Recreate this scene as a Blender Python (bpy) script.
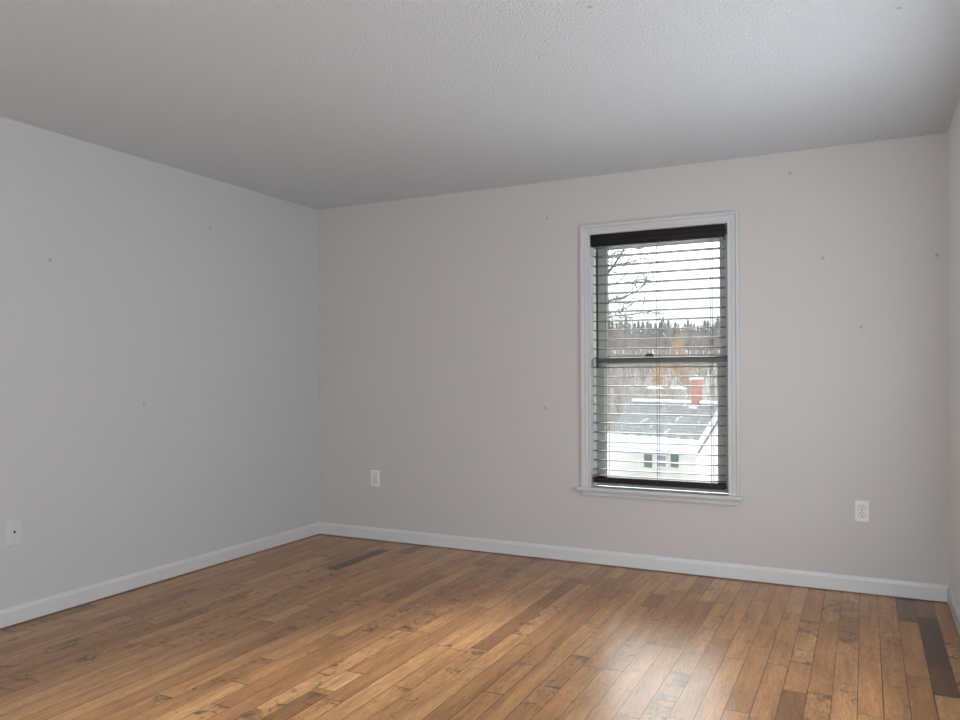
import bpy, bmesh, math, random
from mathutils import Vector, Matrix, noise

for o in list(bpy.data.objects):
    bpy.data.objects.remove(o)
S = bpy.context.scene
COL = S.collection
V = Vector

# ------------------------------------------------------------------ camera
CAM = V((3.6858, -4.673, 1.2018))
YAW, ROLL, FPX, SHY = -0.4621, -0.005, 772.8, 13.5
fw = V((math.sin(YAW), math.cos(YAW), 0))
r0 = V((math.cos(YAW), -math.sin(YAW), 0))
u0 = V((0, 0, 1))
rt = r0 * math.cos(ROLL) + u0 * math.sin(ROLL)
up = -r0 * math.sin(ROLL) + u0 * math.cos(ROLL)
cd = bpy.data.cameras.new('camera')
cd.sensor_width = 36
cd.lens = FPX / 960 * 36
cd.shift_y = SHY / 960
cd.clip_start = .05
cd.clip_end = 1000
cam = bpy.data.objects.new('camera', cd)
COL.objects.link(cam)
cam.matrix_world = Matrix(((rt.x, up.x, -fw.x, CAM.x), (rt.y, up.y, -fw.y, CAM.y),
                           (rt.z, up.z, -fw.z, CAM.z), (0, 0, 0, 1)))
S.camera = cam

# ------------------------------------------------------------------ sky and daylight
SKY = 1.0
w = bpy.data.worlds.new('overcast_sky')
S.world = w
w.use_nodes = True
bg = w.node_tree.nodes['Background']
bg.inputs[0].default_value = (0.95, 0.975, 1.0, 1)


def sky_nodes():
    """overcast sky: dimmer at the horizon, with the sun veiled behind cloud beyond the window"""
    nt = w.node_tree

    def m(op, a, b=0.0):
        n = nt.nodes.new('ShaderNodeMath')
        n.operation = op
        for s_, v in ((n.inputs[0], a), (n.inputs[1], b)):
            if hasattr(v, 'links'):
                nt.links.new(v, s_)
            else:
                s_.default_value = v
        return n.outputs[0]
    g = nt.nodes.new('ShaderNodeTexCoord').outputs['Generated']
    sp = nt.nodes.new('ShaderNodeSeparateXYZ')
    nt.links.new(g, sp.inputs[0])
    el = m('MAXIMUM', sp.outputs[2], 0.0)
    base = m('MULTIPLY', m('ADD', m('MULTIPLY', el, 2.0), 1.0), SKY)
    tot = base
    for (direc, strength, power) in BRIGHT:
        d = nt.nodes.new('ShaderNodeVectorMath')
        d.operation = 'DOT_PRODUCT'
        nt.links.new(g, d.inputs[0])
        d.inputs[1].default_value = direc
        tot = m('ADD', tot, m('MULTIPLY', m('POWER', m('MAXIMUM', d.outputs['Value'], 0.0), power), strength))
    nt.links.new(tot, bg.inputs[1])


def sky_dir(x, y, el):
    return Vector((x, y, 0)).normalized() * math.cos(math.radians(el)) + Vector((0, 0, math.sin(math.radians(el))))


# bright gaps in the cloud and the veiled low sun: direction, strength, tightness
BRIGHT = ((sky_dir(-.27, .96, 36), 33.0, 24), (sky_dir(.34, .94, 25), 480.0, 95))
sky_nodes()


def area(name, loc, rot, sx, sy, power, col):
    l = bpy.data.lights.new(name, 'AREA')
    l.shape = 'RECTANGLE'
    l.size, l.size_y, l.energy, l.color = sx, sy, power, col
    o = bpy.data.objects.new(name, l)
    COL.objects.link(o)
    o.location = loc
    o.rotation_euler = rot
    return o


ROOM_Y = -6.2
ROOM_W = 4.0748
ROOM_H = 2.44
# area lights added to brighten the room, set in two invented unseen windows
COOL = (.86, .935, 1)
area('added_side_light', (ROOM_W + .10, -1.7, 1.12), (0, math.radians(107), 0), 1.3, 1.1, 22, COOL)
area('added_rear_light', (3.0, ROOM_Y - .10, 1.35), (math.radians(95), 0, 0), 1.7, 1.4, 66, COOL)

S.view_settings.view_transform = 'Standard'
S.view_settings.look = 'None'
S.view_settings.gamma = 1
S.view_settings.use_curve_mapping = False
S.view_settings.exposure = 0.0


# ------------------------------------------------------------------ materials
def mat(name, col, rough=.5, spec=.5, metal=0):
    m = bpy.data.materials.new(name)
    m.use_nodes = True
    b = m.node_tree.nodes['Principled BSDF']
    b.inputs['Base Color'].default_value = (*col, 1)
    b.inputs['Roughness'].default_value = rough
    b.inputs['Specular IOR Level'].default_value = spec
    b.inputs['Metallic'].default_value = metal
    return m


class N:
    """small node-tree helper"""

    def __init__(s, m):
        s.nt = m.node_tree
        s.b = s.nt.nodes['Principled BSDF']

    def new(s, t, **k):
        n = s.nt.nodes.new(t)
        for a, v in k.items():
            setattr(n, a, v)
        return n

    def link(s, a, b):
        s.nt.links.new(a, b)

    def put(s, sock, v):
        if hasattr(v, 'links'):
            s.link(v, sock)
        else:
            sock.default_value = v

    def math(s, op, a, b=0.0, c=None):
        n = s.new('ShaderNodeMath', operation=op)
        s.put(n.inputs[0], a)
        s.put(n.inputs[1], b)
        if c is not None:
            s.put(n.inputs[2], c)
        return n.outputs[0]

    def noise(s, vec, scale, detail=2, rough=.5, dist=0):
        n = s.new('ShaderNodeTexNoise')
        s.link(vec, n.inputs['Vector'])
        n.inputs['Scale'].default_value = scale
        n.inputs['Detail'].default_value = detail
        n.inputs['Roughness'].default_value = rough
        n.inputs['Distortion'].default_value = dist
        return n.outputs['Fac']

    def ramp(s, fac, stops):
        n = s.new('ShaderNodeValToRGB')
        e = n.color_ramp.elements
        while len(e) < len(stops):
            e.new(.5)
        for k, (p, c) in enumerate(stops):
            e[k].position = p
            e[k].color = (*c, 1) if len(c) == 3 else c
        s.put(n.inputs[0], fac)
        return n.outputs[0]

    def step(s, v, a, b):
        n = s.new('ShaderNodeMapRange')
        n.interpolation_type = 'SMOOTHSTEP'
        s.put(n.inputs[0], v)
        n.inputs[1].default_value = a
        n.inputs[2].default_value = b
        return n.outputs[0]

    def mix(s, f, a, b, blend='MIX'):
        n = s.new('ShaderNodeMix', data_type='RGBA', blend_type=blend)
        s.put(n.inputs['Factor'], f)
        for sock, v in ((n.inputs[6], a), (n.inputs[7], b)):
            s.put(sock, (*v, 1) if isinstance(v, tuple) and len(v) == 3 else v)
        return n.outputs[2]

    def pos(s):
        return s.new('ShaderNodeNewGeometry').outputs['Position']

    def bump(s, h, strength, dist):
        n = s.new('ShaderNodeBump')
        n.inputs['Strength'].default_value = strength
        n.inputs['Distance'].default_value = dist
        s.link(h, n.inputs['Height'])
        s.link(n.outputs[0], s.b.inputs['Normal'])


def plaster(name, col, spots, nscale, bstr, bdist, rough=.75, spec=.25):
    """painted surface with a roller / sprayed texture and a few small dirt spots"""
    m = mat(name, col, rough, spec)
    n = N(m)
    p = n.pos()
    h = n.noise(p, nscale, 3, .6)
    n.bump(h, bstr, bdist)
    c = n.mix(n.noise(p, 1.1, 2), tuple(x * .985 for x in col), tuple(min(1, x * 1.015) for x in col))
    for (sp, rad) in spots:
        d = n.new('ShaderNodeVectorMath', operation='DISTANCE')
        n.link(p, d.inputs[0])
        d.inputs[1].default_value = sp
        f = n.math('MULTIPLY', n.step(d.outputs['Value'], rad, rad * .35), .45)
        c = n.mix(f, c, tuple(x * .35 for x in col))
    n.link(c, n.b.inputs['Base Color'])
    return m


def at(px, py, depth):
    """point seen at a photo pixel, at a distance along the view axis"""
    return CAM + depth * (fw + rt * ((px - 480) / FPX) + up * ((360 + SHY - py) / FPX))


def hit(px, py, axis, val):
    d = at(px, py, 1) - CAM
    return tuple(CAM + d * ((val - CAM[axis]) / d[axis]))


M_WALL_L = plaster('wall_paint_left_cool_lit', (.60, .615, .62), [(hit(x, y, 0, 0), .013) for x, y in ((210, 228), (50, 260), (144, 405))], 260, .12, .002)  # same wall paint, tinted cool for the daylight falling here
M_WALL_B = plaster('wall_paint_back_warm_lit', (.60, .575, .56), [(hit(x, y, 1, 0), .013) for x, y in ((790, 173), (823, 258), (861, 327), (545, 408), (937, 255), (547, 218))], 260, .12, .002)  # same paint, tinted warm to stand in for bounce light
M_WALL_R = plaster('wall_paint_right_brightened', (.84, .835, .825), [], 260, .12, .002)  # same paint, made lighter in place of light this wall lacks
M_CEIL = plaster('ceiling_texture_paint', (.72, .765, .81), [(hit(x, y, 2, ROOM_H), .014) for x, y in ((590, 7), (877, 137), (235, 160), (899, 8))], 105, 1.0, .011, .9, .1)
M_TRIM = mat('white_trim_paint', (.69, .695, .70), .38, .5)
M_CASING = mat('casing_trim_dimmed', (.60, .605, .615), .4, .45)  # white trim paint darkened to offset strong side light
M_SASH = mat('sash_backlit_grey', (.36, .365, .34), .45, .4)  # white sash against the light, its shade put into this grey
M_RAIL = mat('dark_grey_meeting_rail', (.13, .135, .125), .4, .5)
M_LINER = mat('jamb_liner_vinyl', (.80, .81, .80), .5, .4)
M_BLACK = mat('black_plastic', (.012, .012, .012), .4, .5)
M_PLATE = mat('white_outlet_plastic', (.82, .81, .79), .35, .5)
M_SLOT = mat('slot_shade_black', (.02, .02, .02), .8, .1)  # shade inside slots, holes and gaps, put in as near-black
M_SCREW = mat('painted_screw', (.5, .49, .47), .4, .5)
M_CORD = mat('ladder_cord', (.10, .095, .09), .8, .2)


def wood_dark():
    m = mat('espresso_faux_wood', (.02, .016, .013), .42, .3)
    n = N(m)
    tc = n.new('ShaderNodeTexCoord').outputs['Object']
    mp = n.new('ShaderNodeMapping')
    mp.inputs['Scale'].default_value = (2.0, 60, 90)
    n.link(tc, mp.inputs[0])
    g = n.noise(mp.outputs[0], 2.5, 4, .6)
    n.link(n.ramp(g, [(.35, (.004, .0035, .003)), (.65, (.016, .012, .010))]), n.b.inputs['Base Color'])
    n.bump(g, .25, .001)
    return m


M_ESP = wood_dark()
M_SLAT = mat('slat_grey_brown', (.15, .145, .138), .6, .2)


def glass():
    m = bpy.data.materials.new('window_glass')
    m.use_nodes = True
    nt = m.node_tree
    nt.nodes.clear()
    out = nt.nodes.new('ShaderNodeOutputMaterial')
    mx = nt.nodes.new('ShaderNodeMixShader')
    tr = nt.nodes.new('ShaderNodeBsdfTransparent')
    tr.inputs[0].default_value = (.93, .95, .94, 1)
    gl = nt.nodes.new('ShaderNodeBsdfGlossy')
    gl.inputs['Roughness'].default_value = .02
    fr = nt.nodes.new('ShaderNodeFresnel')
    fr.inputs[0].default_value = 1.45
    nt.links.new(fr.outputs[0], mx.inputs[0])
    nt.links.new(tr.outputs[0], mx.inputs[1])
    nt.links.new(gl.outputs[0], mx.inputs[2])
    nt.links.new(mx.outputs[0], out.inputs[0])
    return m


M_GLASS = glass()


def floor_mat():
    m = mat('maple_plank_floor', (.4, .25, .14), .3, .12)
    n = N(m)
    uvn = n.new('ShaderNodeUVMap', uv_map='plank')
    sep = n.new('ShaderNodeSeparateXYZ')
    n.link(uvn.outputs[0], sep.inputs[0])
    U, Vv = sep.outputs[0], sep.outputs[1]
    at_ = n.new('ShaderNodeAttribute', attribute_name='plank_rnd')
    sc = n.new('ShaderNodeSeparateColor')
    n.link(at_.outputs['Color'], sc.inputs[0])
    tone, mark, seed = sc.outputs[0], sc.outputs[1], sc.outputs[2]
    L = at_.outputs['Alpha']

    def vec(su, sv, off):
        c = n.new('ShaderNodeCombineXYZ')
        n.link(n.math('MULTIPLY', U, su), c.inputs[0])
        n.link(n.math('MULTIPLY', Vv, sv), c.inputs[1])
        n.link(n.math('MULTIPLY', seed, off), c.inputs[2])
        return c.outputs[0]
    # base tone of each plank
    base = n.ramp(tone, [(0.0, (.065, .030, .012)), (.22, (.345, .164, .064)), (.5, (.510, .256, .104)),
                         (.8, (.595, .330, .146)), (1.0, (.680, .425, .215))])
    # fine pores and soft streaks
    fine = n.noise(vec(110, 9, 91), 2.0, 4, .65)
    base = n.mix(.55, base, n.ramp(fine, [(.32, (.40, .35, .28)), (.66, (1.18, 1.18, 1.18))]), 'MULTIPLY')
    soft = n.noise(vec(16, 1.6, 57), 1.6, 3, .55)
    base = n.mix(.7, base, n.ramp(soft, [(.3, (.55, .49, .43)), (.66, (1.15, 1.15, 1.15))]), 'MULTIPLY')
    # cathedral growth rings
    rg = n.noise(vec(13, 1.3, 33), 1.2, 2, .5)
    rings = n.math('SINE', n.math('MULTIPLY', rg, 105))
    rings = n.math('MULTIPLY', n.step(rings, .25, 1.0), n.math('MULTIPLY', n.step(mark, .25, .9), .34))
    base = n.mix(rings, base, (.16, .085, .042))
    # mineral streaks and knots
    kn = n.noise(vec(13, 13, 71), 1.0, 5, .65, 1.2)
    km = n.math('ADD', n.math('MULTIPLY', mark, .16), kn)
    base = n.mix(n.math('MULTIPLY', n.step(km, .655, .80), .82), base, (.075, .040, .022))
    # dark smudges that start at plank ends
    e = n.math('MINIMUM', Vv, n.math('SUBTRACT', L, Vv))
    en = n.noise(vec(20, 9, 47), 1.1, 3, .6)
    ef = n.math('MULTIPLY', n.step(n.math('ADD', n.math('MULTIPLY', e, -2.6), n.math('ADD', en, n.math('MULTIPLY', mark, .25))), .56, .86), .75)
    base = n.mix(ef, base, (.10, .052, .028))
    # seams
    ed = n.math('MINIMUM', U, n.math('SUBTRACT', .0845, U))
    sm = n.math('MINIMUM', ed, n.math('MULTIPLY', e, .75))
    sf = n.math('SUBTRACT', 1.0, n.step(sm, .0008, .0024))
    base = n.mix(n.math('MULTIPLY', sf, n.math('ADD', .62, n.math('MULTIPLY', n.step(seed, .2, .8), .36))), base, (.016, .008, .004))
    n.link(base, n.b.inputs['Base Color'])
    hgt = n.math('ADD', n.math('MULTIPLY', sf, -1.0), n.math('MULTIPLY', fine, .10))
    n.bump(hgt, .35, .0012)
    n.link(n.math('ADD', .24, n.math('MULTIPLY', soft, .12)), n.b.inputs['Roughness'])
    n.b.inputs['Coat Weight'].default_value = .42
    n.b.inputs['Coat Roughness'].default_value = .29
    n.b.inputs['Coat IOR'].default_value = 1.5
    return m


M_FLOOR = floor_mat()


# ------------------------------------------------------------------ mesh helper
class MB:
    def __init__(s):
        s.bm = bmesh.new()

    def box(s, x0, x1, y0, y1, z0, z1):
        vs = [s.bm.verts.new((x, y, z)) for x in (x0, x1) for y in (y0, y1) for z in (z0, z1)]
        for f in ((0, 1, 3, 2), (4, 6, 7, 5), (0, 4, 5, 1), (2, 3, 7, 6), (0, 2, 6, 4), (1, 5, 7, 3)):
            s.bm.faces.new([vs[i] for i in f])
        return s

    def loft(s, rings, closed=True, cap=True):
        """rings: lists of points of equal count"""
        R = [[s.bm.verts.new(p) for p in r] for r in rings]
        k = len(R[0])
        for a, b in zip(R, R[1:]):
            for i in range(k if closed else k - 1):
                j = (i + 1) % k
                s.bm.faces.new((a[i], a[j], b[j], b[i]))
        if cap and closed:
            s.bm.faces.new(R[0][::-1])
            s.bm.faces.new(R[-1])
        return s

    def tube(s, pts, rad, n=8):
        pts = [V(p) for p in pts]
        rad = rad if isinstance(rad, (list, tuple)) else [rad] * len(pts)
        rings = []
        for i, p in enumerate(pts):
            d = (pts[min(i + 1, len(pts) - 1)] - pts[max(i - 1, 0)]).normalized()
            a = d.cross(V((0, 0, 1)) if abs(d.z) < .9 else V((1, 0, 0))).normalized()
            b = d.cross(a)
            rings.append([p + rad[i] * (a * math.cos(2 * math.pi * k / n) + b * math.sin(2 * math.pi * k / n)) for k in range(n)])
        return s.loft(rings)

    def poly_prism(s, pts2, plane, a, b):
        """extrude a 2-D outline: plane 'xz' along y, 'yz' along x"""
        mk = {'xz': lambda p, t: (p[0], t, p[1]), 'yz': lambda p, t: (t, p[0], p[1])}[plane]
        return s.loft([[mk(p, a) for p in pts2], [mk(p, b) for p in pts2]])

    def build(s, name, m, parent=None, bevel=0, smooth=False):
        bmesh.ops.recalc_face_normals(s.bm, faces=s.bm.faces)
        if bevel:
            bmesh.ops.bevel(s.bm, geom=list(s.bm.edges), offset=bevel, segments=2, affect='EDGES', profile=.6)
        me = bpy.data.meshes.new(name)
        s.bm.to_mesh(me)
        s.bm.free()
        if smooth:
            for p in me.polygons:
                p.use_smooth = True
        me.materials.append(m)
        o = bpy.data.objects.new(name, me)
        COL.objects.link(o)
        if parent:
            o.parent = parent
        return o


def struct(o):
    o['kind'] = 'structure'
    return o


def tag(o, label, cat, group=None):
    o['label'] = label
    o['category'] = cat
    if group:
        o['group'] = group
    return o


def empty(name, loc=(0, 0, 0)):
    o = bpy.data.objects.new(name, None)
    o.empty_display_size = .1
    COL.objects.link(o)
    o.location = loc
    return o


def local(o, root):
    """keep world placement of a part built in world coordinates"""
    o.parent = root
    o.matrix_parent_inverse = Matrix.Translation(-V(root.location))
    return o


W, H, T = ROOM_W, ROOM_H, .16
# ------------------------------------------------------------------ room shell
WX0, WX1, WZ0, WZ1 = 2.122, 2.990, .466, 2.088      # rough opening of the window in view


def wall_with_hole(axis, c0, c1, a0, a1, hole, name, m):
    """axis 'x': slab spans x a0..a1, thick in y c0..c1 ; axis 'y': spans y, thick in x"""
    h0, h1, z0, z1 = hole
    k = MB()
    for (p, q, s0, s1) in ((a0, h0, -.25, H + .2), (h1, a1, -.25, H + .2), (h0, h1, -.25, z0), (h0, h1, z1, H + .2)):
        if axis == 'x':
            k.box(p, q, c0, c1, s0, s1)
        else:
            k.box(c0, c1, p, q, s0, s1)
    return struct(k.build(name, m))


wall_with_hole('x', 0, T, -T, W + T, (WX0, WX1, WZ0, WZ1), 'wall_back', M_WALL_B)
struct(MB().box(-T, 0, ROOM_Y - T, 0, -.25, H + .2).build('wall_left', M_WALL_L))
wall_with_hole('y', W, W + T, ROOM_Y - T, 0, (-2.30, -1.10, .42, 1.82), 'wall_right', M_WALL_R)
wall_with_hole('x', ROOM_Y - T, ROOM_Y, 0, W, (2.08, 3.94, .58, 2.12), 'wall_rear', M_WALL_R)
struct(MB().box(0, W, ROOM_Y, 0, H, H + .2).build('ceiling', M_CEIL))

# floor: individual planks laid along the room, one mesh
PW = .0845
X_SEAM = 3.318
rnd = random.Random(11)
planks = []     # x0, x1, y0, y1, tone, mark


def row_of(x):
    return math.floor((x - X_SEAM) / PW)


def fpt(px, py):
    p = hit(px, py, 2, 0)
    return p[0], p[1]


forced = {}


def force(px, py0, py_a, px_b, py_b, tone, mark):
    x, ya = fpt(px, py_a)
    xb, yb = fpt(px_b, py_b)
    forced.setdefault(row_of((x + xb) / 2), []).append((min(ya, yb), max(ya, yb), tone, mark))


force(928, 0, 618, 946, 669, .02, .95)
force(946, 0, 669, 957, 698, .08, 1.0)
force(903, 0, 598, 912, 622, .12, .9)
force(803, 0, 693, 798, 740, .16, .5)
force(555, 0, 607, 515, 634, .62, .75)
force(309, 0, 691, 262, 722, .17, .6)
force(352, 0, 672, 318, 688, .86, .0)
force(304, 0, 605, 266, 621, .9, .05)
force(640, 0, 606, 655, 594, .2, .4)
force(600, 0, 588, 622, 600, .25, .5)
force(845, 0, 617, 842, 640, .3, .8)
r_lo, r_hi = row_of(-.05), row_of(W + .05)
for r in range(r_lo, r_hi + 1):
    x0 = X_SEAM + r * PW
    segs = sorted(forced.get(r, []), key=lambda s: -s[1])
    y = .0 + rnd.uniform(0, .9) * .9
    y = .04
    first = True

    def fill(y_top, y_bot):
        yy = y_top
        while yy > y_bot + 1e-4:
            ln = rnd.choice((.32, .45, .6, .75, .9, 1.05, 1.25, 1.45))
            if yy == .04:
                ln *= rnd.uniform(.3, 1)
            nxt = yy - ln
            if nxt < y_bot + .14:
                nxt = y_bot
            t = rnd.gauss(.52, .14)
            if rnd.random() < .07:
                t -= .16
            planks.append((x0, nxt, yy, min(1, max(.05, t)), rnd.random() ** 1.4))
            yy = nxt
    for (a, b, t, mk) in segs:
        b = min(b, .04)
        if y > b:
            fill(y, b)
        planks.append((x0, a, b, t, mk))
        y = a
    fill(y, ROOM_Y - .05)
fb = bmesh.new()
uvl = fb.loops.layers.uv.new('plank')
cl = fb.loops.layers.float_color.new('plank_rnd')
for (x0, ya, yb, t, mk) in planks:
    xa, xb = max(x0, 0), min(x0 + PW, W)
    if xb - xa < .002:
        continue
    yb2, ya2 = min(yb, 0), max(ya, ROOM_Y)
    sd = rnd.random()
    vs = [fb.verts.new(p) for p in ((xa, ya2, 0), (xb, ya2, 0), (xb, yb2, 0), (xa, yb2, 0))]
    f = fb.faces.new(vs)
    for lp in f.loops:
        c = lp.vert.co
        lp[uvl].uv = (c.x - x0, c.y - ya)
        lp[cl] = (t, mk, sd, yb - ya)
for v in ((0, ROOM_Y, -.2), (W, ROOM_Y, -.2), (W, 0, -.2), (0, 0, -.2)):
    pass
me = bpy.data.meshes.new('floor')
fb.to_mesh(me)
fb.free()
me.materials.append(M_FLOOR)
fl = bpy.data.objects.new('floor', me)
COL.objects.link(fl)
struct(fl)
struct(MB().box(0, W, ROOM_Y, 0, -.25, -.012).build('subfloor', mat('subfloor_plywood', (.2, .15, .1), .8)))  # unseen subfloor slab below the planks

# baseboards
BB = [(0, .006), (.013, .006), (.013, .070), (.0115, .074), (.0105, .078), (.007, .084), (.006, .089), (0, .089)]
k = MB()
k.loft([[(x, -d, z) for d, z in BB] for x in (0, W)])
struct(k.build('baseboard_back', M_TRIM))
k = MB()
k.loft([[(d, y, z) for d, z in BB] for y in (ROOM_Y, -.0135)])
struct(k.build('baseboard_left', M_TRIM))
k = MB()
k.loft([[(W - d, y, z) for d, z in BB] for y in (ROOM_Y, -.0135)])
struct(k.build('baseboard_right', M_TRIM))

# ------------------------------------------------------------------ the window in view
win = struct(empty('window_1', (2.556, 0, .485)))
CI = (2.140, 2.972, 2.070)      # casing inner left, right, top
PROF = [(0, 0), (0, .010), (.003, .013), (.010, .013), (.013, .009), (.020, .009), (.024, .012), (.038, .013),
        (.042, .011), (.046, .016), (.050, .020), (.061, .020), (.065, .017), (.065, 0)]
zb = .486
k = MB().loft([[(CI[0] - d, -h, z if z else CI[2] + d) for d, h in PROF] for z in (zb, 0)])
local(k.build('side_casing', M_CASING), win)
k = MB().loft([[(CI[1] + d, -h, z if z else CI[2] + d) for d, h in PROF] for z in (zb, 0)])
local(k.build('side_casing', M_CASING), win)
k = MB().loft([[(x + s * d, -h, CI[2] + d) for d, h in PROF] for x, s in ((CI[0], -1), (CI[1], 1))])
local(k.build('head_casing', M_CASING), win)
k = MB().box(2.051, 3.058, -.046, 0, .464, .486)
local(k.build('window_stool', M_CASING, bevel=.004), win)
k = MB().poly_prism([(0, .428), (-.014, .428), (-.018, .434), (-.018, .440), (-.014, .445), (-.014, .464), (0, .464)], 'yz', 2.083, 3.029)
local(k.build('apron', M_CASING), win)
k = MB()
k.box(WX0, 2.140, 0, T, WZ0, WZ1).box(2.972, WX1, 0, T, WZ0, WZ1).box(2.140, 2.972, 0, T, 2.070, WZ1)
local(k.build('jamb', M_TRIM), win)
k = MB().poly_prism([(0, .466), (0, .484), (.072, .484), (.110, .478), (T + .03, .468), (T + .03, .452), (T, .452), (T, .466)], 'yz', 2.140, 2.972)
local(k.build('window_sill', M_TRIM), win)
k = MB()
for x0, x1 in ((2.140, 2.150), (2.962, 2.972)):
    k.box(x0, x1, .071, .150, .484, 2.070)
for x0, x1 in ((2.140, 2.156), (2.956, 2.972)):
    k.box(x0, x1, .150, .156, .484, 2.070)
local(k.build('jamb_liner', M_LINER), win)


def sash(name, y0, y1, x0, x1, z0, z1, st, sr, tr, br):
    k = MB()
    k.box(x0, x0 + st, y0, y1, z0, z1).box(x1 - sr, x1, y0, y1, z0, z1)
    k.box(x0 + st, x1 - sr, y0, y1, z1 - tr, z1).box(x0 + st, x1 - sr, y0, y1, z0, z0 + br)
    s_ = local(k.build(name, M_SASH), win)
    b = .010      # glazing bead
    xa, xb, za, zt = x0 + st, x1 - sr, z0 + br, z1 - tr
    q = MB()
    ym = (y0 + y1) / 2
    q.loft([[(xa, y0 + .006, z), (xa + b, ym - .004, z), (xa, ym - .004, z)] for z in (za, zt)])
    q.loft([[(xb, y0 + .006, z), (xb - b, ym - .004, z), (xb, ym - .004, z)] for z in (za, zt)])
    q.loft([[(x, y0 + .006, za), (x, ym - .004, za + b), (x, ym - .004, za)] for x in (xa, xb)])
    q.loft([[(x, y0 + .006, zt), (x, ym - .004, zt - b), (x, ym - .004, zt)] for x in (xa, xb)])
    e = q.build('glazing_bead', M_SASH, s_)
    g = MB().box(xa, xb, ym - .003, ym + .003, za, zt).build('glass', M_GLASS, s_)
    return s_


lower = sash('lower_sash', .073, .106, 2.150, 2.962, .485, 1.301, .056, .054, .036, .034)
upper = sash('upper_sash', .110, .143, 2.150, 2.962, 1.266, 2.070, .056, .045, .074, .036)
k = MB()
k.box(2.150, 2.962, .0665, .073, 1.272, 1.286).box(2.150, 2.962, .068, .073, 1.292, 1.3015).box(2.150, 2.962, .070, .073, 1.264, 1.3015)
k.build('meeting_rail', M_RAIL, lower)['label'] = 'dark grey meeting rail'
k = MB()
k.box(2.462, 2.522, .078, .100, 1.301, 1.309)
k.poly_prism([(2.466, 1.309), (2.518, 1.309), (2.513, 1.319), (2.476, 1.319)], 'xz', .080, .098)
k.box(2.505, 2.530, .070, .080, 1.310, 1.317)
k.build('sash_lock', M_BLACK, lower)['label'] = 'black sash lock'

# unseen side and rear windows, added to house the area lights
for nm, bx in (('window_2_added', ('y', W, -2.30, -1.10, .42, 1.82)), ('window_3_added', ('x', ROOM_Y, 2.08, 3.94, .58, 2.12))):
    ax, c, a, b, z0, z1 = bx
    k = MB()
    sgn = 1 if ax == 'y' else -1
    o0, o1 = sorted((c - sgn * .018, c))
    for (p, q, s0, s1) in ((a - .065, a, z0 - .065, z1 + .065), (b, b + .065, z0 - .065, z1 + .065), (a, b, z1, z1 + .065), (a, b, z0 - .065, z0)):
        if ax == 'y':
            k.box(o0, o1, p, q, s0, s1)
        else:
            k.box(p, q, o0, o1, s0, s1)
    # sash frame with a meeting rail
    d0, d1 = sorted((c + sgn * .045, c + sgn * .080))
    zm = (z0 + z1) / 2
    for (p, q, s0, s1) in ((a, a + .05, z0, z1), (b - .05, b, z0, z1), (a + .05, b - .05, z0, z0 + .05), (a + .05, b - .05, z1 - .05, z1), (a + .05, b - .05, zm - .018, zm + .018)):
        if ax == 'y':
            k.box(d0, d1, p, q, s0, s1)
        else:
            k.box(p, q, d0, d1, s0, s1)
    struct(k.build(nm, M_TRIM))

# ------------------------------------------------------------------ blind
BL = (2.146, 2.956)
blind = tag(empty('window_blind', (2.5535, .03, .512)), 'dark wooden venetian blind with open slats hanging in the window', 'blind')


def bpart(k, name, m, label=None, **kw):
    o = local(k.build(name, m, **kw), blind)
    if label:
        o['label'] = label
    return o


k = MB()
k.poly_prism([(.004, 1.994), (-.006, 1.994), (-.009, 1.998), (-.009, 2.004), (-.006, 2.010), (-.006, 2.026), (-.009, 2.031),
              (-.009, 2.036), (-.006, 2.041), (-.006, 2.052), (-.010, 2.057), (-.010, 2.064), (-.007, 2.067), (.004, 2.067)], 'yz', BL[0], BL[1])
bpart(k, 'valance', M_ESP, 'dark espresso valance with routed edges')
k = MB().box(BL[0] + .004, BL[1] - .004, .006, .064, 2.022, 2.066)
bpart(k, 'headrail', M_ESP)
SX0, SX1 = 2.151, 2.950


def slat_bm(z):
    k = MB()
    top, bot = [], []
    for i in range(9):
        t = -1 + i / 4
        y = .0345 + t * .0305
        c = .0035 * (1 - t * t) - t * .0010
        top.append((y, z + c + .0017))
        bot.append((y, z + c - .0017))
    k.poly_prism(top + bot[::-1], 'yz', SX0, SX1)
    return k


proto = None
ZS = [1.991 - .0582 * i for i in range(25)]
for z in ZS:
    if proto is None:
        proto = bpart(slat_bm(0), 'slat', M_SLAT)
        o = proto
    else:
        o = proto.copy()
        COL.objects.link(o)
    o.location = (0, 0, z)
o = proto.copy()
COL.objects.link(o)
o.location = (0, 0, .556)
k = MB().box(SX0, SX1, .004, .065, .513, .546)
bpart(k, 'bottom_rail', M_ESP, 'thick dark bottom rail', bevel=.003)
for x in (2.237, 2.556, 2.875):
    k = MB()
    for y in (.0025, .0665):
        k.tube([(x, y, 2.02), (x, y, .53)], .0016, 5)
    for z in ZS:
        k.tube([(x + .003, .0025, z - .0024), (x + .003, .0665, z - .0024)], .0007, 4)
    bpart(k, 'ladder_cord', M_CORD)
k = MB()
k.tube([(2.187, -.012, 1.985), (2.187, -.013, 1.95), (2.187, -.013, 1.25), (2.187, -.013, 1.236)], [.003, .0072, .0072, .006], 8)
bpart(k, 'tilt_wand', M_BLACK, 'thin black tilt wand')
k = MB()
k.box(2.9625, 2.9715, -.004, -.001, 2.005, 2.068).box(2.9625, 2.9715, -.004, .060, 2.064, 2.0695)
k.box(2.9695, 2.9715, -.004, .060, 2.005, 2.066)
bpart(k, 'mounting_bracket', M_BLACK)
k = MB().box(2.1405, 2.1445, -.002, .060, 2.01, 2.0695)
bpart(k, 'mounting_bracket', M_BLACK)


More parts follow.
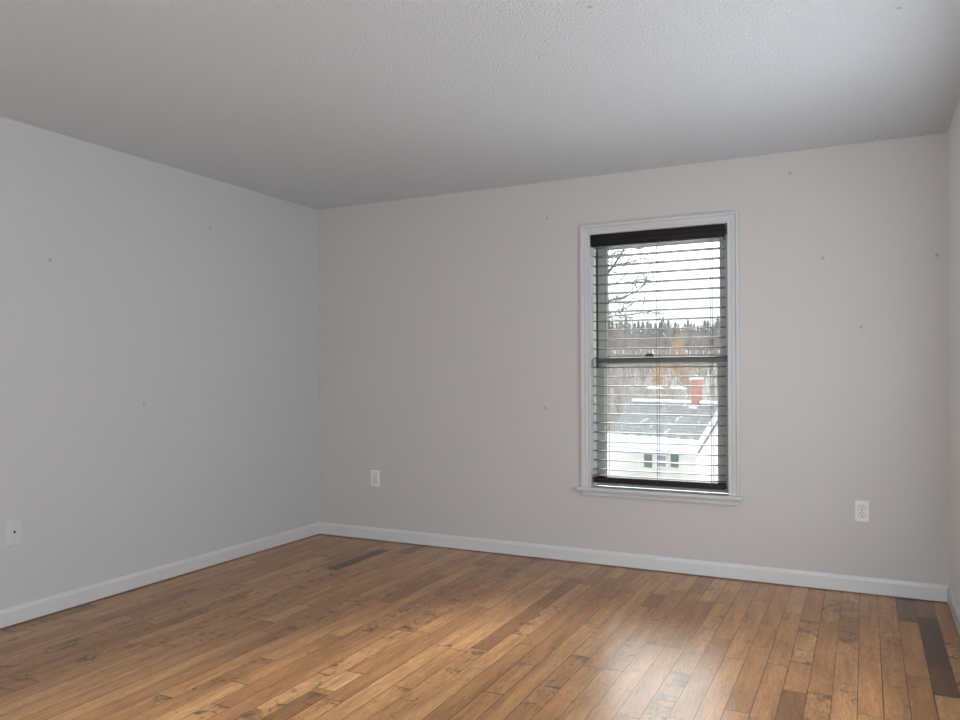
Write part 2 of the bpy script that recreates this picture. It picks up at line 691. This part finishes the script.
# ------------------------------------------------------------------ outlets
def rounded(w_, h_, r, n=4):
    pts = []
    for cx, cy, a0 in ((w_ / 2 - r, h_ / 2 - r, 0), (-w_ / 2 + r, h_ / 2 - r, 90), (-w_ / 2 + r, -h_ / 2 + r, 180), (w_ / 2 - r, -h_ / 2 + r, 270)):
        for i in range(n + 1):
            a = math.radians(a0 + 90 * i / n)
            pts.append((cx + r * math.cos(a), cy + r * math.sin(a)))
    return pts


def plate_bm(w_, h_, d):
    k = MB()
    rings = []
    for s, y in ((1, 0), (1, -d * .45), (.965, -d * .8), (.90, -d)):
        rings.append([(x - (1 - s) * math.copysign(.03, x), y, z - (1 - s) * math.copysign(.03, z)) for x, z in rounded(w_, h_, .004)])
    k.loft(rings)
    return k


def duplex(loc, label):
    root = empty('wall_outlet', loc)
    tag(root, label, 'outlet')
    plate_bm(.070, .116, .0065).build('cover_plate', M_PLATE, root)
    for zc in (.0195, -.0195):
        pts = []
        for i in range(28):
            a = 2 * math.pi * i / 28
            pts.append((.0172 * math.cos(a), zc + max(-.0125, min(.0125, .0165 * math.sin(a)))))
        k = MB().loft([[(x, -.006, z) for x, z in pts], [(x, -.0092, z) for x, z in pts],
                       [(x * .95, -.0098, zc + (z - zc) * .94) for x, z in pts]])
        rc = k.build('receptacle', M_PLATE, root)
        q = MB()
        ring = [(x * 1.07, zc + (z - zc) * 1.09) for x, z in pts]
        q.loft([[(x, -.0060, z) for x, z in ring], [(x, -.0069, z) for x, z in ring]])
        q.build('receptacle_gap_shade', M_SLOT, rc)  # dark ring drawn in place of the shadow gap
        MB().box(-.0078, -.0052, -.0101, -.009, zc + .0005, zc + .0085).build('slot', M_SLOT, rc)
        MB().box(.0052, .0075, -.0101, -.009, zc + .0012, zc + .0078).build('slot', M_SLOT, rc)
        MB().tube([(0, -.009, zc - .0062), (0, -.0101, zc - .0062)], .0031, 12).build('ground_hole', M_SLOT, rc)
    MB().tube([(0, -.006, 0), (0, -.0078, 0)], .0028, 12).build('screw', M_SCREW, root)
    return root


duplex((3.668, 0, .4445), 'white duplex outlet on the back wall right of the window')
duplex((.507, 0, .446), 'white duplex outlet on the back wall near the left corner')
M_JACK = mat('wall_tone_plate', (.655, .67, .675), .4, .4)
jack = empty('wall_jack', (0, -2.337, .446))
jack.rotation_euler = (0, 0, math.radians(90))
tag(jack, 'white cable wall plate with one round black hole on the left wall', 'wall plate')
plate_bm(.078, .124, .0065).build('cover_plate', M_JACK, jack)
MB().tube([(0, -.006, .002), (0, -.0075, .002)], .0085, 14).build('jack_rim', M_JACK, jack)
MB().tube([(0, -.007, .002), (0, -.0082, .002)], .0062, 12).build('jack_hole', M_SLOT, jack)['label'] = 'small round black hole'
for zc in (.043, -.047):
    MB().tube([(0, -.006, zc), (0, -.0076, zc)], .0030, 10).build('screw', M_SCREW, jack)

# ------------------------------------------------------------------ outside: ground and hill
D2R = V((fw.x, fw.y, 0))
R2 = V((r0.x, r0.y, 0))


def cp(xr, dep, z):
    """camera-relative plan coordinates: metres to the right, metres away, height above the eye"""
    p = CAM + R2 * xr + D2R * dep
    return V((p.x, p.y, CAM.z + z))


def ground_h(xr, dep):
    h = -8.6
    if dep > 64:
        t = min(1, (dep - 64) / 110)
        h += 12.6 * (t * t * (3 - 2 * t)) * .6 + 12.6 * t * .4
    return h + .35 * math.sin(dep * .11 + xr * .07) * min(1, max(0, (dep - 50) / 40))


def ground_mat():
    m = mat('winter_ground', (.5, .5, .5), .9, .1)
    n = N(m)
    p = n.pos()
    a = n.noise(p, .09, 4, .6)
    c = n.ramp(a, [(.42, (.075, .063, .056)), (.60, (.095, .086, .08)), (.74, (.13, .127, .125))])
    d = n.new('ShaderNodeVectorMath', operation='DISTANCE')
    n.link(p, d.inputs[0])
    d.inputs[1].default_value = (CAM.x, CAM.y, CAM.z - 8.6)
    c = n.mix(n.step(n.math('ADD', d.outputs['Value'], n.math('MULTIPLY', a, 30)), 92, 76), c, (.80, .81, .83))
    n.link(c, n.b.inputs['Base Color'])
    return m


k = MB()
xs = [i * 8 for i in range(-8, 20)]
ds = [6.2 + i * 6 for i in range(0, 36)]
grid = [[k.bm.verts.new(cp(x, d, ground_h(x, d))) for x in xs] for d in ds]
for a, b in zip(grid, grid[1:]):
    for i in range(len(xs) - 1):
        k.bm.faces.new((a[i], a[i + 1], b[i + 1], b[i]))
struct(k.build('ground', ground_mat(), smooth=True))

# ------------------------------------------------------------------ neighbour's house
AL, RA, RH, RL = .8923, 3.5207, 3.187, 8.417
hu = (R2 * math.cos(AL) - D2R * math.sin(AL))
hv = (-R2 * math.sin(AL) - D2R * math.cos(AL))
P0 = at(632, 400, 60)
house = tag(empty('neighbour_house', P0 - V((0, 0, 6.4))), 'cream house with a grey snowy roof seen through the window', 'house')
HM = Matrix(((hu.x, hv.x, 0, P0.x), (hu.y, hv.y, 0, P0.y), (0, 0, 1, P0.z), (0, 0, 0, 1)))   # local: x along ridge, y towards viewer, z from ridge


def roof_mat():
    m = mat('asphalt_shingle', (.2, .2, .2), .85, .2)
    n = N(m)
    tc = n.new('ShaderNodeTexCoord').outputs['Object']
    br = n.new('ShaderNodeTexBrick')
    n.link(tc, br.inputs['Vector'])
    br.inputs['Scale'].default_value = 1.0
    br.inputs['Brick Width'].default_value = .5
    br.inputs['Row Height'].default_value = .22
    br.inputs['Mortar Size'].default_value = .02
    br.inputs['Color1'].default_value = (.22, .22, .225, 1)
    br.inputs['Color2'].default_value = (.29, .29, .295, 1)
    br.inputs['Mortar'].default_value = (.16, .16, .16, 1)
    sn = n.noise(tc, 1.6, 4, .7)
    sp = n.new('ShaderNodeSeparateXYZ')
    n.link(tc, sp.inputs[0])
    # thin snow patches left on the shingles
    c = n.mix(n.math('MULTIPLY', n.step(sn, .60, .68), .8), br.outputs[0], (.62, .63, .66))
    n.link(c, n.b.inputs['Base Color'])
    return m


M_SNOW = mat('snow', (.50, .505, .52), .9, .1)
M_SIDING = mat('cream_siding', (.44, .425, .40), .8, .2)
M_HTRIM = mat('white_house_trim', (.46, .46, .46), .6, .3)
M_SHUT = mat('green_shutter', (.09, .125, .105), .6, .3)
M_PANE = mat('dark_window_pane', (.06, .08, .095), .08, .6)


def hpart(k, name, m, parent=None, **kw):
    for v in k.bm.verts:
        v.co = HM @ v.co
    o = k.build(name, m, None, **kw)
    # keep object coordinates along the house so patterns follow it
    o.data.transform(HM.inverted())
    o.matrix_world = HM
    o.parent = parent or house
    if parent:
        o.matrix_parent_inverse = HM.inverted()
    else:
        o.matrix_parent_inverse = Matrix.Translation(-V(house.location))
    return o


sl = RH / RA
k = MB().poly_prism([(RA, -RH), (RA, -RH - .16), (0, -.16), (-RA, -RH - .16), (-RA, -RH), (0, 0)], 'yz', 0, RL)
hpart(k, 'roof', roof_mat())
# blanket of snow still lying on the lower part of the slope and along the right rake
k = MB()
ytop = RA * .765
n_ = 24
edge = [ytop + .035 * math.sin(i * 1.7) + .03 * math.sin(i * 4.1) for i in range(n_ + 1)]
ra, rb = [], []
rings = []
for i in range(n_ + 1):
    x = -.02 + (RL + .04) * i / n_
    y0 = edge[i]
    y1 = RA + .05
    rings.append([(x, y0, -sl * y0 + .01), (x, y0 + .12, -sl * (y0 + .12) + .11), (x, y1, -sl * y1 + .12), (x, y1, -sl * y1 - .05)])
k.loft(rings)
hpart(k, 'roof_snow', M_SNOW)['label'] = 'white snow on the eave'
k = MB()
k.loft([[(RL - .42, y, -sl * y + .01), (RL - .2, y, -sl * y + .09), (RL + .03, y, -sl * y + .09), (RL + .03, y, -sl * y - .02)] for y in (.1, 1.2, 2.0, ytop + .2)])
hpart(k, 'roof_snow', M_SNOW)
k = MB().box(.1, RL - .1, -.14, .14, -.10, .10)
hpart(k, 'ridge_cap', M_SNOW)
k = MB()
k.box(.25, RL - .25, -RA + .35, RA - .35, -RH - 3.4, -RH + .02)
for x in (.25, RL - .45):
    k.poly_prism([(-RA + .35, -RH), (RA - .35, -RH), (0, -.3)], 'yz', x, x + .2)
hpart(k, 'house_wall', M_SIDING)
k = MB().box(-.02, RL + .02, RA - .02, RA + .10, -RH - .26, -RH - .12)
hpart(k, 'gutter', M_HTRIM)
k = MB().poly_prism([(RA + .02, -RH - .30), (RA + .02, -RH - .16), (0, -.16), (0, -.34)], 'yz', RL - .02, RL + .06)
hpart(k, 'rake_board', mat('rake_edge_shadow', (.13, .13, .135), .7))  # dark colour carries the shadow line along the roof edge


def house_x_at(px, dep_guess=54):
    # where a photo column meets the front wall
    d = at(px, 460, 1) - CAM
    nrm = V((hv.x, hv.y, 0))
    q = HM @ V((0, RA - .35, 0))
    t = (q - CAM).dot(nrm) / d.dot(nrm)
    p = HM.inverted() @ (CAM + d * t)
    return p.x, (HM.inverted() @ (CAM + (at(px, 454, 1) - CAM) * t)).z, (HM.inverted() @ (CAM + (at(px, 467, 1) - CAM) * t)).z


yf = RA - .35
xa, zt_, zb_ = house_x_at(656.5)
xb = house_x_at(667.5)[0]
k = MB()
f_ = .09
k.box(xa, xa + f_, yf, yf + .06, zb_, zt_).box(xb - f_, xb, yf, yf + .06, zb_, zt_)
k.box(xa + f_, xb - f_, yf, yf + .06, zt_ - f_, zt_).box(xa + f_, xb - f_, yf, yf + .06, zb_, zb_ + f_)
k.box(xa + f_, xb - f_, yf, yf + .05, (zt_ + zb_) / 2 - .04, (zt_ + zb_) / 2 + .04)
hw = hpart(k, 'house_window', M_HTRIM)
hpart(MB().box(xa + f_, xb - f_, yf, yf + .02, zb_ + f_, zt_ - f_), 'window_pane', M_PANE, hw)
for p0, p1 in ((644.5, 652), (671, 678.5)):
    s0, t0, b0 = house_x_at(p0)
    s1, t1, b1 = house_x_at(p1)
    k = MB().box(s0, s1, yf, yf + .05, b0, t0)
    for i in range(9):
        z = b0 + .1 + (t0 - b0 - .2) * i / 8
        k.box(s0 + .06, s1 - .06, yf + .05, yf + .065, z - .03, z + .03)
    hpart(k, 'shutter', M_SHUT)


def brick_mat():
    m = mat('red_brick', (.3, .1, .08), .85, .2)
    n = N(m)
    tc = n.new('ShaderNodeTexCoord').outputs['Object']
    mp = n.new('ShaderNodeMapping')
    mp.inputs['Rotation'].default_value = (math.radians(90), 0, 0)
    n.link(tc, mp.inputs[0])
    br = n.new('ShaderNodeTexBrick')
    n.link(mp.outputs[0], br.inputs['Vector'])
    br.inputs['Scale'].default_value = 1.0
    br.inputs['Brick Width'].default_value = .22
    br.inputs['Row Height'].default_value = .09
    br.inputs['Mortar Size'].default_value = .012
    br.inputs['Color1'].default_value = (.22, .065, .05, 1)
    br.inputs['Color2'].default_value = (.30, .10, .08, 1)
    br.inputs['Mortar'].default_value = (.38, .33, .30, 1)
    n.link(br.outputs[0], n.b.inputs['Base Color'])
    return m


cxl = (HM.inverted() @ at(700.0, 402, 55.6)).x
k = MB().box(cxl - .27, cxl + .27, -.28, .30, -.9, 1.62)
ch = hpart(k, 'chimney', brick_mat())
ch['label'] = 'red brick chimney'
hpart(MB().box(cxl - .34, cxl + .34, -.35, .37, 1.62, 1.74), 'chimney_cap', M_SNOW, ch)
hpart(MB().tube([(cxl, .04, 1.74), (cxl, .04, 1.95)], .13, 10), 'flue', M_HTRIM, ch)
hpart(MB().box(cxl - .34, cxl + .34, -.32, .50, -.55, -.20), 'flashing', M_SNOW, ch)


# ------------------------------------------------------------------ trees
def bare_tree_mesh(name, seed, hgt, mtl, levels=4, kids=5, thick=.014, spread=.75, twig=.006):
    rg_ = random.Random(seed)
    k = MB()

    def branch(p, d, ln, rad, lev):
        pts = [p]
        rads = [rad]
        seg = 4
        dd = d.copy()
        for i in range(seg):
            dd = (dd + V((rg_.uniform(-.16, .16), rg_.uniform(-.16, .16), rg_.uniform(-.02, .14)))).normalized()
            p = p + dd * ln / seg
            pts.append(p)
            rads.append(rad * (1 - .55 * (i + 1) / seg))
        k.tube(pts, rads, 5 if lev == 0 else 3)
        if lev >= levels:
            return
        for c in range(kids + (2 if lev == 0 else 0)):
            t = rg_.uniform(.3, 1)
            i = min(seg - 1, int(t * seg))
            q = pts[i].lerp(pts[i + 1], t * seg - i)
            a = rg_.uniform(0, 2 * math.pi)
            side = V((math.cos(a), math.sin(a), rg_.uniform(-.1, .5)))
            nd = (dd * (1 - spread * .55) + side * spread).normalized()
            branch(q, nd, ln * rg_.uniform(.42, .68), max(twig, rads[i] * .5), lev + 1)
    branch(V((0, 0, -.3)), V((rg_.uniform(-.05, .05), rg_.uniform(-.05, .05), 1)), hgt * .62, hgt * thick, 0)
    bmesh.ops.recalc_face_normals(k.bm, faces=k.bm.faces)
    me_ = bpy.data.meshes.new(name)
    k.bm.to_mesh(me_)
    k.bm.free()
    me_.materials.append(mtl)
    return me_


def pine_mesh(name, seed, hgt, mtl, trunk):
    rg_ = random.Random(seed)
    k = MB()
    k.tube([(0, 0, -.3), (0, 0, hgt * .9)], [hgt * .018, hgt * .006], 6)
    nt = len(k.bm.faces)
    tiers = 12
    for i in range(tiers):
        z = hgt * (.22 + .76 * i / tiers)
        r = hgt * .19 * (1 - (i / tiers) ** 3.2) * rg_.uniform(.55, 1.2) + .12
        nb = 9
        a0 = rg_.uniform(0, 6.28)
        for j in range(nb):
            a = a0 + 2 * math.pi * j / nb + rg_.uniform(-.2, .2)
            rr = r * rg_.uniform(.65, 1.2)
            d = V((math.cos(a), math.sin(a), 0))
            s_ = V((-math.sin(a), math.cos(a), 0))
            b0 = V((0, 0, z + .09 * hgt))
            tip = d * rr + V((0, 0, z - rg_.uniform(0, .05) * hgt))
            m_ = d * rr * .55
            wv = rr * .34
            vs = [k.bm.verts.new(q) for q in (b0, m_ + s_ * wv + V((0, 0, z)), tip, m_ - s_ * wv + V((0, 0, z)), m_ + V((0, 0, z + .05 * hgt)))]
            k.bm.faces.new((vs[0], vs[1], vs[4]))
            k.bm.faces.new((vs[1], vs[2], vs[4]))
            k.bm.faces.new((vs[2], vs[3], vs[4]))
            k.bm.faces.new((vs[3], vs[0], vs[4]))
    me_ = bpy.data.meshes.new(name)
    k.bm.to_mesh(me_)
    k.bm.free()
    me_.materials.append(mtl)
    me_.materials.append(trunk)
    for i, p in enumerate(me_.polygons):
        p.material_index = 1 if i < nt else 0
    return me_


M_PINE = mat('pine_needles', (.20, .215, .195), .8, .2)
M_BARK = mat('hazed_bark', (.27, .24, .225), .9, .1)  # bark lightened to stand in for distance haze
M_BARK2 = mat('hazed_grey_bark', (.33, .305, .29), .9, .1)  # second hillside bark, haze put into its colour too
M_GOLD = mat('golden_twigs', (.44, .335, .245), .85, .1)
M_NEAR = mat('near_tree_bark', (.09, .082, .075), .9, .1)

def narrow(me_, r):
    m_ = max(max(abs(v.co.x), abs(v.co.y)) for v in me_.vertices)
    for v in me_.vertices:
        v.co.x *= r / m_
        v.co.y *= r / m_
    return me_


BT = [narrow(bare_tree_mesh('bare_tree', 20 + i, 9.0, (M_BARK, M_BARK2)[i % 2], 3, 6, .014, .75, .030), 1.25) for i in range(6)]
PT = [narrow(pine_mesh('pine_tree', 40 + i, 8.4, M_PINE, M_BARK), 1.6) for i in range(5)]
GT = [narrow(bare_tree_mesh('willow_tree', 60 + i, 8.0, M_GOLD, 3, 8, .014, .8, .030), 1.55) for i in range(2)]


def plant(me_, name, xr, dep, sc, rot, label, cat, group):
    o = bpy.data.objects.new(name, me_)
    COL.objects.link(o)
    o.location = cp(xr, dep, ground_h(xr, dep) - .1)
    o.scale = (sc, sc, sc)
    o.rotation_euler = (0, 0, rot)
    tag(o, label, cat, group)
    return o


rt_ = random.Random(5)
WILLOWS = ((662, 97, 1.12, 'left-hand golden-twigged tree in the clump behind the house'), (676, 108, 1.22, 'tallest golden-twigged tree in the clump behind the house'),
           (688, 98, 1.0, 'golden-twigged tree nearest the red brick chimney'))
FAR = ((652, 386, 88, 1.35, 'tiny far house with a white roof showing above the ridge, left one'),
       (675, 386, 84, 1.2, 'tiny far house with a white roof showing above the ridge, right one'))
# bare woods climbing the hill
row, dep = 0, 73
while dep < 157:
    x = (596 - 480) / FPX * dep + (row % 2) * 1.25
    while x < (733 - 480) / FPX * dep:
        xr, d_ = x + rt_.uniform(-.12, .12), dep + rt_.uniform(-.3, .3)
        near_w = any(abs(d_ - q[1]) < 4.2 and abs(xr - (q[0] - 480) / FPX * q[1]) < 4.2 for q in WILLOWS) or \
            any(abs(d_ - q[2]) < 2.2 and abs(xr - (q[0] - 480) / FPX * q[2]) < 3.6 for q in FAR)
        if not near_w:
            plant(rt_.choice(BT), 'bare_tree', xr, d_, rt_.uniform(.66, 1.0), rt_.uniform(0, 6.28),
                  'bare grey-brown winter tree in the wood on the hillside beyond the house', 'tree', 'bare winter trees on the hillside')
        x += 2.5
    dep += 3.3 if dep < 110 else 4.2
    row += 1
# evergreens along the skyline
for rw, d0 in enumerate((160, 163.3, 166.6, 169.9, 173.2)):
    x = (594 - 480) / FPX * d0 + (rw * 1.05) % 2.6
    while x < (735 - 480) / FPX * d0:
        plant(rt_.choice(PT), 'pine_tree', x + rt_.uniform(-.05, .05), d0 + rt_.uniform(-.4, .4), rt_.choice((.74, .78, .82, .84, .86, .88, .92, 1.02)), rt_.uniform(0, 6.28),
              'dark evergreen tree in the row along the skyline beyond the hillside wood', 'tree', 'evergreens along the skyline')
        x += 2.8
for (px, d_, sc, lb) in WILLOWS:
    xr = (px - 480) / FPX * d_
    plant(GT[px % 2], 'willow_tree', xr, d_, sc, px, lb, 'tree', 'golden-twigged trees behind the house')

# roofs of two small far houses between the trees
for (px, py, d_, wd, lb) in FAR:
    c = at(px, py, d_)
    hh = empty('far_house', (c.x, c.y, cp((px - 480) / FPX * d_, d_, ground_h((px - 480) / FPX * d_, d_)).z - .1))
    tag(hh, lb, 'house', 'far houses among the trees')
    hh.rotation_euler = (0, 0, YAW * -1 + .2)
    top = c.z - hh.location.z
    MB().box(-wd / 2, wd / 2, -1.0, 1.0, -.3, top - .5).build('house_wall', M_SIDING, hh)
    MB().poly_prism([(-1.2, top - .30), (1.2, top - .30), (0, top + .02)], 'yz', -wd / 2 - .2, wd / 2 + .2).build('roof', M_SNOW, hh)

# leafless tree close to the house: the trunk stands left of the view, its limbs reach across the upper panes
k = MB()
ntb = random.Random(3)
TD = 13.0
base = cp((545 - 480) / FPX * TD, TD, ground_h(2, TD))
lims = [
    [(566, 420), (560, 330), (572, 300), (598, 284), (612, 268), (620, 256), (626, 246), (632, 232)],
    [(560, 330), (575, 318), (595, 306), (608, 301), (622, 298), (634, 293), (643, 286), (650, 280)],
    [(572, 300), (590, 285), (604, 273), (617, 265), (630, 262), (646, 259)],
    [(566, 360), (584, 334), (600, 320), (612, 316), (630, 315), (652, 311)],
    [(560, 330), (582, 306), (602, 313), (618, 312), (628, 318)],
    [(598, 284), (610, 285), (622, 283), (634, 284)],
    [(560, 300), (582, 272), (602, 262), (616, 252), (640, 248)],
]


def twigs(p, d, ln, rad, lev):
    q = p
    pts = [p]
    for i in range(3):
        d = (d + V((ntb.uniform(-.3, .3), ntb.uniform(-.3, .3), ntb.uniform(-.22, .3)))).normalized()
        q = q + d * ln / 3
        pts.append(q)
    k.tube(pts, [rad, rad * .8, rad * .65, rad * .45], 4)
    if lev:
        for i in range(3):
            s_ = pts[ntb.randint(1, 3)]
            nd = (d + V((ntb.uniform(-.8, .8), ntb.uniform(-.8, .8), ntb.uniform(-.6, .8)))).normalized()
            twigs(s_, nd, ln * .6, rad * .7, lev - 1)


for li, L_ in enumerate(lims):
    pts = [at(x, y, TD + .25 * math.sin(i * 1.3 + li)) for i, (x, y) in enumerate(L_)]
    rr = [.034 * (1 - .80 * i / (len(pts) - 1)) if li == 0 else .020 * (1 - .72 * i / (len(pts) - 1)) for i in range(len(pts))]
    k.tube(pts, rr, 6)
    for i in range(2, len(pts)):
        d = (pts[i] - pts[i - 1]).normalized()
        for c in range(3):
            twigs(pts[i - 1].lerp(pts[i], ntb.random()), (d + V((ntb.uniform(-.7, .7), ntb.uniform(-.7, .7), ntb.uniform(-.5, .8)))).normalized(), ntb.uniform(.16, .36), .0065, 2)
t0_ = at(566, 420, TD)
k.tube([base, base.lerp(t0_, .5) + V((.1, 0, 0)), t0_, at(560, 330, TD), at(552, 220, TD), at(548, 120, TD)], [.24, .19, .15, .11, .07, .03], 10)
o = k.build('leafless_tree', M_NEAR)
tag(o, 'close leafless tree whose thin dark branches cross the upper left panes', 'tree')
# tawny shrub left of the house
sm_ = bare_tree_mesh('shrub', 91, 3.4, M_GOLD, 3, 7, .012, .9, .02)
for (px, d_, sc, lb) in ((607, 63, 1.0, 'tawny leafless shrub at the left end of the house'),):
    xr = (px - 480) / FPX * d_
    plant(sm_, 'shrub', xr, d_, sc, .4, lb, 'shrub', None)

bpy.context.view_layer.update()
